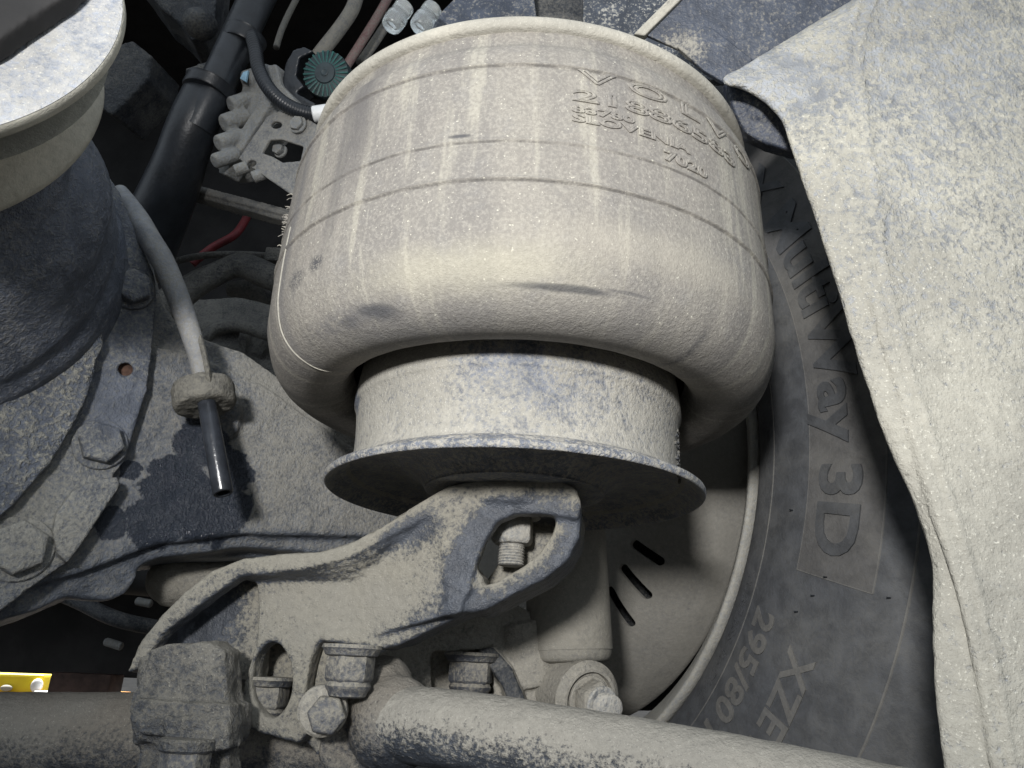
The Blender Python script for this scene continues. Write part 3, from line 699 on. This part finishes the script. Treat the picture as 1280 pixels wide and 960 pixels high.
# brake dust shield with slots
sh = [(.050, .05), (.048, .12), (.043, .170), (.030, .205), (.008, .232), (-.020, .250), (-.045, .258)]
shin = [(s-.003, r-.001) for s, r in reversed(sh)]
prof = prof_smooth(sh, 5)+prof_smooth(shin, 5); prof.append(prof[0])
shield_p = lathe(prof, WC, WU, 120, close=False)
def shp(px, py):
    # point of the shield at that pixel: march
    best = None
    for k in np.linspace(.5, 1.0, 800):
        p = at(px, py, k)-WC; s = p.dot(WU); r = (p-WU*s).length
        q = sorted((b, a) for a, b in sh); ss = np.interp(r, [x[0] for x in q], [x[1] for x in q])
        if s < ss and r < .258: return p+WC
    return at(px, py, .75)
cuts = []
for (x0, y0), (x1, y1) in (((790, 677), (831, 705)), ((777, 706), (814, 748)), ((761, 733), (792, 783))):
    a, b = shp(x0, y0), shp(x1, y1); d = (b-a).normalized(); e = d.cross(WU).normalized()
    w_ = .0045; ring_ = []
    for k in range(12):
        t_ = math.pi*k/11-math.pi/2; ring_.append(b+d*w_*(math.cos(t_)-1)+e*w_*math.sin(t_))
    for k in range(12):
        t_ = math.pi*k/11+math.pi/2; ring_.append(a+d*w_*(math.cos(t_)+1)+e*w_*math.sin(t_))
    nn = len(ring_); V_ = [p-WU*.03 for p in ring_]+[p+WU*.03 for p in ring_]
    cuts.append((V_, [tuple(range(nn-1, -1, -1)), tuple(range(nn, 2*nn))]+[(k, (k+1) % nn, (k+1) % nn+nn, k+nn) for k in range(nn)]))
o = raw([shield_p], True); kk = raw(cuts)
o2 = o.modifiers.new('b', 'BOOLEAN'); o2.operation = 'DIFFERENCE'; o2.object = kk; o2.solver = 'EXACT'; o2.use_self = True
me = bpy.data.meshes.new_from_object(o.evaluated_get(bpy.context.evaluated_depsgraph_get())); bpy.data.objects.remove(o); bpy.data.objects.remove(kk)
dsh = thing('brake_shield', 'dusty beige brake shield with three slots, inside the wheel rim', 'brake shield', tuple(WC))
link('shield', me, M['shield'], dsh, True, 40)
obj('backing_drum', lathe([(-.10, .05), (-.02, .12), (-.03, .20), (-.09, .235), (-.14, .24)], WC, WU, 64, close=False), M['darkmetal'], dsh)

# ------------------------------------------------------------------ shock absorber
sk = thing('shock_absorber', 'upright beige shock absorber between the arm and the wheel', 'shock absorber', p3(712, 880, .60))
sb = at(713, 818, .60); st_ = at(701, 560, .60)
dd = (st_-sb).normalized()
obj('damper_tube', lathe(prof_smooth([(-.006, .0), (-.006, .020), (-.004, .0285), (.004, .0312), (.012, .0318), (.10, .0318), (.32, .0318)], 4), sb, dd, 72, close=False), M['shock'], sk, ang=60)
ea = at(692, 858, .612); eb = at(748, 880, .560)
ed = (eb-ea).normalized()
cast('lower_eye', [cyl(ea, ea+ed*.044, .0245, .0245, ch=.002), cyl(ea+ed*.01+Z*.01, sb, .018, .02)], M['bush'], sk, voxel=.0013, smooth=3, disp=.0003)
obj('bushing', lathe([(.040, .026), (.046, .0262), (.048, .024), (.050, .021), (.050, .019), (.046, .0185), (.046, 0)], ea, ed, 56), M['bush'], sk, ang=30)
q = ea+ed*.047
nb = bolt('retaining_nut', q, ed, .0150, .013, M['bush'], sk, rot=.5, wash=1.1, wh_=.003, stud=0)
obj('nut_flange', cyl(q+ed*.015, q+ed*.0185, .0125, ch=.001), M['nut'], nb)
obj('threaded_stud', threads(q+ed*.018, q+ed*.029, .0088), M['nut'], nb, ang=20)

# ------------------------------------------------------------------ bracket behind, between arm and shock
PB = Plane(at(600, 830, .58), (0.1, -1, 0))
bk = thing('rear_bracket', 'dusty bracket with a flanged nut half hidden between arm and shock absorber', 'bracket', p3(600, 900, .58))
cast('casting', [slab([(440, 830), (485, 812), (545, 788), (600, 765), (640, 752), (675, 770), (690, 815), (722, 850), (730, 930), (430, 940)], PB, -.004, .03),
      slab([(600, 812), (618, 806), (640, 832), (655, 865), (664, 900), (640, 900), (628, 860)], PB, .010, .02),
      cyl(at(650, 780, .60), at(665, 860, .60), .022, .02)], M['bush'], bk, voxel=.0016, smooth=5,
      cut=[slab([(539, 815), (612, 812), (618, 868), (540, 875)], PB, -.003, .018)], disp2=.0003)
vbolt(590, 816, 872, 60, .572, bk, M['bolt'])
cast('strut_edge', [slab([(598, 812), (616, 808), (640, 835), (655, 868), (662, 892), (642, 892), (628, 858)], PB, .014, .01)], M['darkmetal'], bk, voxel=.0014, smooth=4)
fb = thing('far_bushing', 'blurred beige bushing peeping out between the axle and the arm', 'bushing', p3(260, 760, .62))
cast('casting', [cyl(at(205, 725, .63), at(330, 735, .66), .020, .024), ball(at(212, 726, .63), .018), slab([(228, 700), (420, 690), (430, 745), (250, 765)], Plane(at(300, 740, .65), (0, -1, 0)), 0, .03)], M['bush'], fb, voxel=.002, smooth=6)

# ------------------------------------------------------------------ mudguard
def ribbon(rows, n=40, cols=6):
    """rows: polylines of (px, py, Y); skin between them"""
    RR = []
    for row in rows:
        P = catmull([at(*q) for q in row], 12)
        L = [0]
        for a, b in zip(P, P[1:]): L.append(L[-1]+(b-a).length)
        out = []
        for k in range(n+1):
            t = L[-1]*k/n; i = min(max(np.searchsorted(L, t)-1, 0), len(P)-2)
            f = (t-L[i])/max(L[i+1]-L[i], 1e-9); out.append(P[i].lerp(P[i+1], f))
        RR.append(out)
    G = []
    for k in range(n+1): G.append(catmull([RR[j][k] for j in range(len(RR))], cols))
    m = len(G[0]); V = [v for g_ in G for v in g_]; Fc = []
    for k in range(n):
        for j in range(m-1): Fc.append((k*m+j, k*m+j+1, (k+1)*m+j+1, (k+1)*m+j))
    return V, Fc
inner = [(1150, -50, .375), (1066, 2, .374), (1010, 37, .372), (955, 71, .371), (930, 87, .371), (908, 102, .370), (932, 110, .369), (960, 128, .367), (980, 152, .366), (991, 185, .366), (1018, 262, .365), (1045, 345, .363), (1075, 445, .362), (1112, 552, .361), (1150, 640, .360), (1168, 705, .360), (1170, 780, .360), (1174, 870, .359), (1186, 960, .358), (1200, 1030, .357), (1220, 1130, .356)]
ridge = [(1150, -90, .361), (1115, -40, .361), (1088, 0, .361), (1075, 40, .361), (1071, 80, .361), (1075, 130, .361), (1083, 190, .360), (1090, 240, .359), (1096, 300, .358), (1108, 370, .357), (1128, 445, .356), (1152, 520, .355), (1176, 600, .354), (1200, 680, .353), (1222, 760, .352), (1243, 850, .351), (1262, 960, .350), (1280, 1030, .350), (1300, 1140, .350)]
def sh_(row, dx, dy, dY): return [(a+dx, b+dy, c+dY) for a, b, c in row]
rowA = sh_(inner, 6, -2, .020)
mid_ = [((a[0]+b[0])/2, (a[1]+b[1])/2, (a[2]+b[2])/2) for a, b in zip(inner, ridge)]
gv = ribbon([rowA, sh_(inner, 1, 0, .004), sh_(inner, 5, -1, .0), mid_, sh_(ridge, -16, 0, .0002), sh_(ridge, -4, 0, -.0003), sh_(ridge, 4, 0, -.0014), sh_(ridge, 14, 0, -.0004), sh_(ridge, 45, 0, .0), sh_(ridge, 130, 0, .0), sh_(ridge, 300, 0, .01), sh_(ridge, 420, 0, .02)], 260, 9)
me = bpy.data.meshes.new('mudguard'); me.from_pydata([tuple(v) for v in gv[0]], [], gv[1])
tmp = bpy.data.objects.new('tmp', me); C.objects.link(tmp)
d = tmp.modifiers.new('d', 'DISPLACE'); d.texture = tex(.03); d.texture_coords = 'GLOBAL'; d.strength = .0014; d.mid_level = .5
d = tmp.modifiers.new('d', 'DISPLACE'); d.texture = tex(.008); d.texture_coords = 'GLOBAL'; d.strength = .0010; d.mid_level = .5
d = tmp.modifiers.new('s', 'SOLIDIFY'); d.thickness = .003; d.offset = 0
me2 = bpy.data.meshes.new_from_object(tmp.evaluated_get(bpy.context.evaluated_depsgraph_get())); bpy.data.objects.remove(tmp)
gd_ = link('mudguard', me2, M['guard'], None, True, 70)
tag(gd_, 'mud-splashed pale mudguard panel with a raised crease filling the right edge', 'mudguard')

# ------------------------------------------------------------------ dark plates at the top
fr = thing('frame_bracket', 'dark blue sheet metal bracket above the air spring, next to the mudguard corner', 'bracket', p3(900, 60, .42))
PT = Plane(at(930, 60, .405), (-.15, -1, -.35))
obj('side_plate', slab([(800, 40), (842, -8), (870, -60), (1150, -60), (1066, 3), (907, 101), (890, 88), (850, 62)], PT, 0, .004), M['plate'], fr, smooth=False, bevel=.0008)
obj('stiffener', slab([(846, 58), (880, 32), (893, 36), (942, 74), (928, 90), (905, 103), (880, 88)], PT, .003, .006, ), M['plate'], fr, smooth=False, bevel=.001)
obj('edge_strip', slab([(792, 42), (838, -4), (868, -40), (885, -40), (848, 2), (806, 44)], PT, .004, .008), M['lip'], fr, smooth=False, bevel=.001)
cn = cast('corner_gusset', [slab([(905, 100), (935, 104), (975, 118), (996, 150), (997, 190), (960, 180), (932, 166), (918, 140)], Plane(at(950, 140, .388), (-.2, -1, -.3)), 0, .015), ball(at(955, 138, .393), .016, .010, .014)], M['cornerpl'], None, voxel=.0012, smooth=8)
tag(cn, 'dark rounded metal gusset tucked under the mudguard corner beside the air spring', 'gusset')
rl = thing('frame_rail', 'dark speckled frame rail showing above the top of the air spring', 'frame rail', p3(700, 10, .5))
PR = Plane(at(700, 10, .47), (0, -1, -.1))
obj('rail_plate', slab([(729, -200), (1000, -200), (1000, 100), (729, 100)], PR, 0, .008), M['platespk'], rl, smooth=False, bevel=.001)
obj('lower_plate', slab([(500, 80), (538, 28), (566, 0), (590, -90), (665, -90), (668, 0), (676, 60)], PR, -.01, .006), M['plate'], rl, smooth=False, bevel=.001)
obj('backing_plate', slab([(640, -120), (760, -120), (760, 60), (640, 60)], PR, -.04, .006), M['darkmetal'], rl, smooth=False)
# clear connector caps
for k, (x, y, r) in enumerate(((497, 20, 17), (532, 22, 17))):
    a = at(x-r*.55, y+14, .46); b = at(x+r*.55, y-12, .46); dd_ = (b-a).normalized()
    L = (b-a).length; rr = r*.46/F
    o = obj('connector_cap', lathe(prof_smooth([(0, rr*.55), (0, rr*.8), (L*.12, rr), (L*.5, rr*1.02), (L*.6, rr*.85), (L*.75, rr*.95), (L, rr*.9), (L, rr*.5)], 3), a, dd_, 28), M['clear'], None, ang=50)
    tag(o, ('clear plastic connector cap left of the other one, above the air spring', 'clear plastic connector cap right of the other one, against the dark plate')[k], 'connector', 'clear connector caps')

# ------------------------------------------------------------------ hoses and valve block, upper left
ht = thing('black_pipe', 'thick black pipe with two band clamps running down at the upper left', 'pipe', p3(230, 260, .66))
obj('pipe', tube([at(352, -60, .64), at(318, 5, .64), at(292, 62, .645), at(266, 118, .65), at(245, 160, .66)], .0185, 32, 8), M['blackplastic'], ht)
obj('lower_pipe', tube([at(262, 112, .655), at(240, 160, .665), at(215, 230, .70), at(180, 310, .74)], [.024, .026, .034], 32, 8), M['blackplastic'], ht)
def band(px, py, Y, d, r, h, nm='band_clamp'):
    c = at(px, py, Y); d = Vector(d).normalized()
    return obj(nm, lathe([(-h, r), (-h, r+.0022), (-h*.7, r+.0035), (h*.7, r+.003), (h, r+.0042), (h, r)], c, d, 48), M['blackplastic'], ht, ang=40)
pd = at(320, 10, .645)-at(275, 100, .65)
band(304, 52, .645, pd, .0190, .008); band(262, 114, .65, pd, .0235, .006)
cast('pipe_joint', [ball(at(205, 262, .75), .03, .03, .045), cyl(at(205, 262, .75), at(160, 330, .75), .03, .04)], M['darkmetal'], ht, voxel=.003, smooth=5)
ch = [at(300, -30, .655), at(303, 15, .655), (at(313, 42, .635)), at(319, 62, .625), at(323, 85, .618), at(334, 108, .612), at(352, 127, .61), at(375, 139, .61), at(400, 144, .61), at(420, 145, .62)]
hh = obj('corrugated_hose', tube(ch, .0066, 24, 30, corr=2, camp=.00055), M['blackplastic'], None, ang=180)
tag(hh, 'thin black corrugated hose curving from the thick pipe to the white connector', 'hose')
wc_ = obj('hose_connector', cyl(at(391, 143, .605), at(425, 138, .605), .0078, ch=.001), M['white'], None)
tag(wc_, 'white plastic connector at the end of the corrugated hose', 'connector')
vb_ = thing('valve_block', 'dull grey aluminium valve block with round bosses behind the corrugated hose', 'valve', p3(300, 240, .66))
PV = Plane(at(320, 150, .655), (-.45, -1, -.2))
vp = [slab([(268, 205), (288, 165), (300, 120), (306, 92), (326, 82), (345, 80), (350, 104), (372, 128), (330, 170), (292, 214), (276, 216)], PV, 0, .03),
      slab([(272, 215), (282, 190), (330, 118), (342, 124), (296, 196), (282, 219)], PV, .010, .02)]
for x, y, r in ((284, 153, 15), (277, 178, 14), (293, 130, 14), (272, 200, 12), (312, 100, 17)):
    vp.append(cyl(at(x-5, y+2, .648), at(x+25, y-8, .66), r*.60/F, ch=.0015))
cast('valve_body', vp, M['alu'], vb_, voxel=.0014, smooth=3, disp=.0004)
obj('label_sticker', slab([(300, 98), (304, 90), (310, 88), (307, 102)], PV, .0135, .002), plain('blue_sticker', (.25, .42, .55), .5), vb_, smooth=False)
for x, y, Y_ in ((300, 214, .64), (322, 222, .64)): obj('boss', cyl(at(x-6, y, Y_), at(x+10, y-6, Y_), .006, ch=.0008), M['alu'], vb_)
bp_ = thing('valve_bracket', 'flat grey bracket plate with holes beside the air spring, under the corrugated hose', 'bracket', p3(350, 240, .62))
PV2 = Plane(at(350, 190, .625), (-.35, -1, -.15))
def ell(x, y, rx, ry, n=16): return [(x+rx*math.cos(a), y+ry*math.sin(a)) for a in np.linspace(0, 2*math.pi, n, endpoint=False)]
cast('plate', [slab([(298, 198), (318, 168), (334, 145), (350, 138), (375, 142), (400, 158), (440, 200), (440, 300), (365, 244), (330, 220)], PV2, 0, .004)], M['brk'], bp_, voxel=.0010, smooth=2, disp=0,
     cut=[slab(ell(344, 155, 7, 4.5), PV2, .0015, .03), slab(ell(313, 203, 6, 4), PV2, .0015, .03), slab([(326, 190), (335, 174), (350, 173), (378, 182), (374, 200), (352, 202), (340, 195)], PV2, .0015, .03)])
bolt('hex_bolt', PV2(374, 157, .001), PV2.n, .0075, .004, M['alu'], bp_, rot=.3)
bolt('hex_bolt', PV2(352, 190, -.02), PV2.n, .006, .006, M['alu'], bp_, rot=.6)
# ribbed cap
cap = thing('ribbed_cap', 'dark teal round cap with radial ribs beside the top of the air spring', 'cap', p3(405, 110, .64))
kc = at(407, 92, .635); kd = Vector((-.12, -1, -.38)).normalized(); rk = 37*.635/F
obj('cap_disc', lathe([(-.020, rk*.98), (-.004, rk*1.0), (-.001, rk*.97), (.0015, rk*.45), (.003, rk*.42), (.0035, rk*.1), (.0035, 0)], kc, kd, 64), M['capdark'], cap, ang=40)
_, ka, kb = frame(kd)
rib0 = None
for k in range(26):
    t_ = 2*math.pi*k/26; e = ka*math.cos(t_)+kb*math.sin(t_); f_ = kd.cross(e)
    obj('rib', obox(kc+e*rk*.72-kd*.005, e*rk*.26, f_*.0010, kd*.0066), M['teal'], cap, bevel=.0005)
obj('cap_ring', lathe([(-.002, rk*.16), (.0042, rk*.16), (.0046, rk*.12), (.0042, rk*.08)], kc, kd, 32), M['capdark'], cap)
cast('cap_holder', [slab([(352, 108), (356, 80), (366, 62), (380, 58), (392, 64), (374, 72), (370, 95), (380, 108), (370, 116), (395, 130), (380, 140), (360, 125)], Plane(kc, kd), .002, .03)], M['blackplastic'], cap, voxel=.0013, smooth=3)
# pipes
def pipe(nm, pts, r, mat, lab, cat, grp=None, **k):
    o_ = obj(nm, tube(pts, r, 16, 8, **k), mat, None, ang=180); tag(o_, lab, cat, grp); return o_
pipe('brake_pipe', [at(452, -40, .70), at(443, 5, .70), at(425, 35, .70), at(398, 70, .70), at(380, 100, .72)], .0085, M['pipegrey'], 'bent grey beige pipe above the ribbed cap', 'pipe')
pipe('air_line', [at(500, -30, .72), at(478, 10, .72), at(455, 48, .72), at(425, 95, .72)], .0055, M['redpipe'], 'straight faded reddish pipe just left of the clear connector caps', 'pipe')
pipe('support_rod', [at(520, -30, .75), at(490, 20, .75), at(450, 80, .75)], .006, M['pipegrey'], 'thin grey pipe running beside the reddish pipe at the top', 'pipe')
pipe('distant_pipe', [at(380, -20, .95), at(355, 30, .95), at(345, 60, .95)], .005, M['pipegrey'], 'short dim pipe deep in the shadow behind the corrugated hose', 'pipe')
rd = thing('cross_strut', 'flat grey strut crossing the dark gap left of the air spring', 'strut', p3(300, 260, .75))
a, b = at(236, 240, .74), at(385, 280, .72); dx = (b-a)/2; 
cast('strut_bar', [obox((a+b)/2, dx, Vector((0, .008, 0)), dx.cross(Vector((0, 1, 0))).normalized()*.0075), obox((a+b)/2-Vector((0, .006, 0)), dx*.75, Vector((0, .006, 0)), dx.cross(Vector((0, 1, 0))).normalized()*.0035), ball(at(238, 243, .74), .011)], M['brk'], rd, voxel=.0015, smooth=3)
pipe('red_cable', [at(240, 330, .9), at(265, 310, .9), at(295, 292, .9), at(312, 265, .92)], .0055, M['redwire'], 'red cable in the dark gap under the grey strut', 'cable')
cb_ = thing('clipped_cable', 'thin grey cable with a clip, level across the gap under the red cable', 'cable', p3(290, 325, .8))
obj('cable', tube([at(215, 328, .8), at(250, 320, .8), at(300, 318, .8), at(360, 322, .8)], .0042, 12), M['braid'], cb_)
obj('clip', obox(at(343, 320, .795), (.010, 0, 0), (0, .006, 0), (0, 0, .009)), M['braid'], cb_, bevel=.002)
pipe('wiring_loom', [at(190, 395, .78), at(235, 362, .78), at(265, 345, .78), at(300, 332, .78), at(335, 345, .78), at(370, 360, .78)], [.020, .015, .013, .016, .013], M['braid'], 'lumpy taped wiring loom arching through the gap left of the air spring', 'wiring')
pipe('wiring_branch', [at(285, 362, .82), at(315, 362, .82), at(340, 372, .82), at(370, 378, .82)], [.008, .013, .009, .010], M['braid'], 'short lumpy branch of taped wiring under the arching loom', 'wiring')
gb = thing('gearbox_casing', 'dark shadowed ribbed casing low in the gap above the axle', 'casing', p3(300, 430, 1.0))
cast('casing', [slab([(180, 380), (225, 375), (300, 370), (400, 372), (420, 560), (150, 520)], Plane(at(300, 400, 1.0), (0, -1, .3)), 0, .12),
     slab([(240, 400), (300, 398), (300, 410), (240, 415)], Plane(at(300, 400, .97), (0, -1, 0)), 0, .05), slab([(295, 425), (305, 400), (316, 402), (306, 440)], Plane(at(300, 400, .97), (0, -1, 0)), 0, .05),
     tube([at(255, 425, .95), at(270, 412, .95), at(300, 408, .95), at(340, 420, .95), at(380, 425, .95)], .009), slab([(310, 440), (345, 408), (375, 400), (375, 412), (345, 422), (325, 445)], Plane(at(300, 400, .97), (0, -1, 0)), 0, .05)], M['braid'], gb, voxel=.003, smooth=4)
# dark castings upper left
dk = thing('shadowed_bracket', 'black lumpy bracket deep in shadow right of the pale disc', 'bracket', p3(210, 60, .8))
cast('plate', [slab([(150, -60), (275, -60), (268, 30), (255, 48), (240, 50), (225, 30), (200, 10)], Plane(at(200, 0, .7), (.2, -1, -.3)), 0, .08), ball(at(250, 30, .68), .020, .02, .016)], M['darkmetal'], dk, voxel=.0025, smooth=6)
cast('lug', [slab([(165, 50), (190, 70), (185, 100), (140, 145), (120, 130), (130, 60)], Plane(at(160, 90, .74), (0, -1, -.3)), 0, .08)], M['darkmetal'], dk, voxel=.0025, smooth=6)
cast('lug', [slab([(230, 85), (262, 75), (275, 110), (258, 128), (236, 112)], Plane(at(250, 100, .68), (0, -1, -.3)), 0, .02)], M['darkmetal'], dk, voxel=.0025, smooth=6)
pipe('sagging_hose', [at(20, 720, 1.15), at(90, 748, 1.15), at(150, 775, 1.15), at(230, 790, 1.2)], .011, M['darkmetal'], 'dark hose sagging through the lower left gap below the axle', 'hose')
# back of the underbody: a deep dark space closed off far behind
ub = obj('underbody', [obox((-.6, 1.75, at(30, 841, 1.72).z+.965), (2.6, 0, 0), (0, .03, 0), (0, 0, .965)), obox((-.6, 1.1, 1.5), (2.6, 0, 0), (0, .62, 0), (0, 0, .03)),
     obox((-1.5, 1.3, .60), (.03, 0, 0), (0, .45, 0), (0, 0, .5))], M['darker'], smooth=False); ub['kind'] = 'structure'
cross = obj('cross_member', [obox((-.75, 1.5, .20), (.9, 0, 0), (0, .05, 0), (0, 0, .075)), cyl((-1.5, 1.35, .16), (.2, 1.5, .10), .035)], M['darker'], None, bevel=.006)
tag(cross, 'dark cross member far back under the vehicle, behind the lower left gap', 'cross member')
rbx = obj('rusty_block', obox(at(108, 856, 1.66), (.060, 0, 0), (0, .03, 0), (0, 0, .022)), M['rust'], None, bevel=.004)
tag(rbx, 'dull brown block low in the background left of the bar clamp', 'block')
for k, (x, y, dx_, dy_) in enumerate(((180, 753, 10, 4), (142, 805, 11, 7))):
    o = obj('metal_clip', cyl(at(x-dx_, y-dy_*.5, 1.2), at(x+dx_, y+dy_*.5, 1.2), .006, n=12, ch=.002), M['alu'], None)
    tag(o, ('small pale clip in the dark gap, just under the axle', 'small pale clip in the dark gap, lower and further left')[k], 'clip', 'small clips in the dark gap')
yb = thing('yellow_beacon', 'bright yellow box with two clear lamps on the floor beyond the vehicle', 'box', p3(0, 873, 2.6))
obj('case', obox(at(-10, 858, 2.6), (.185, 0, .003), (0, .06, 0), (0, 0, .040)), M['yellow'], yb, smooth=False, bevel=.008)
obj('groove', obox(at(-10, 866, 2.535), (.180, 0, .003), (0, .006, 0), (0, 0, .004)), M['orange'], yb, smooth=False)
obj('lamp', ball(at(46, 857, 2.53), .018, .012, .020), M['white'], yb); obj('lamp', ball(at(8, 860, 2.53), .018, .010, .009), M['lip'], yb)
o = obj('white_block', obox(at(66, 870, 2.5), (.045, 0, 0), (0, .03, 0), (0, 0, .013)), M['white'], None, bevel=.003); tag(o, 'small white block on the floor right of the yellow box', 'block')
o = obj('orange_block', obox(at(153, 871, 2.5), (.016, 0, .0), (0, .02, 0), (0, 0, .014)), M['orange'], None, bevel=.003); tag(o, 'tiny orange block on the floor beside the bar clamp', 'block')
print('tris', sum(len(o.data.loop_triangles) if o.data.loop_triangles else len(o.data.polygons)*2 for o in bpy.data.objects if o.type == 'MESH'))
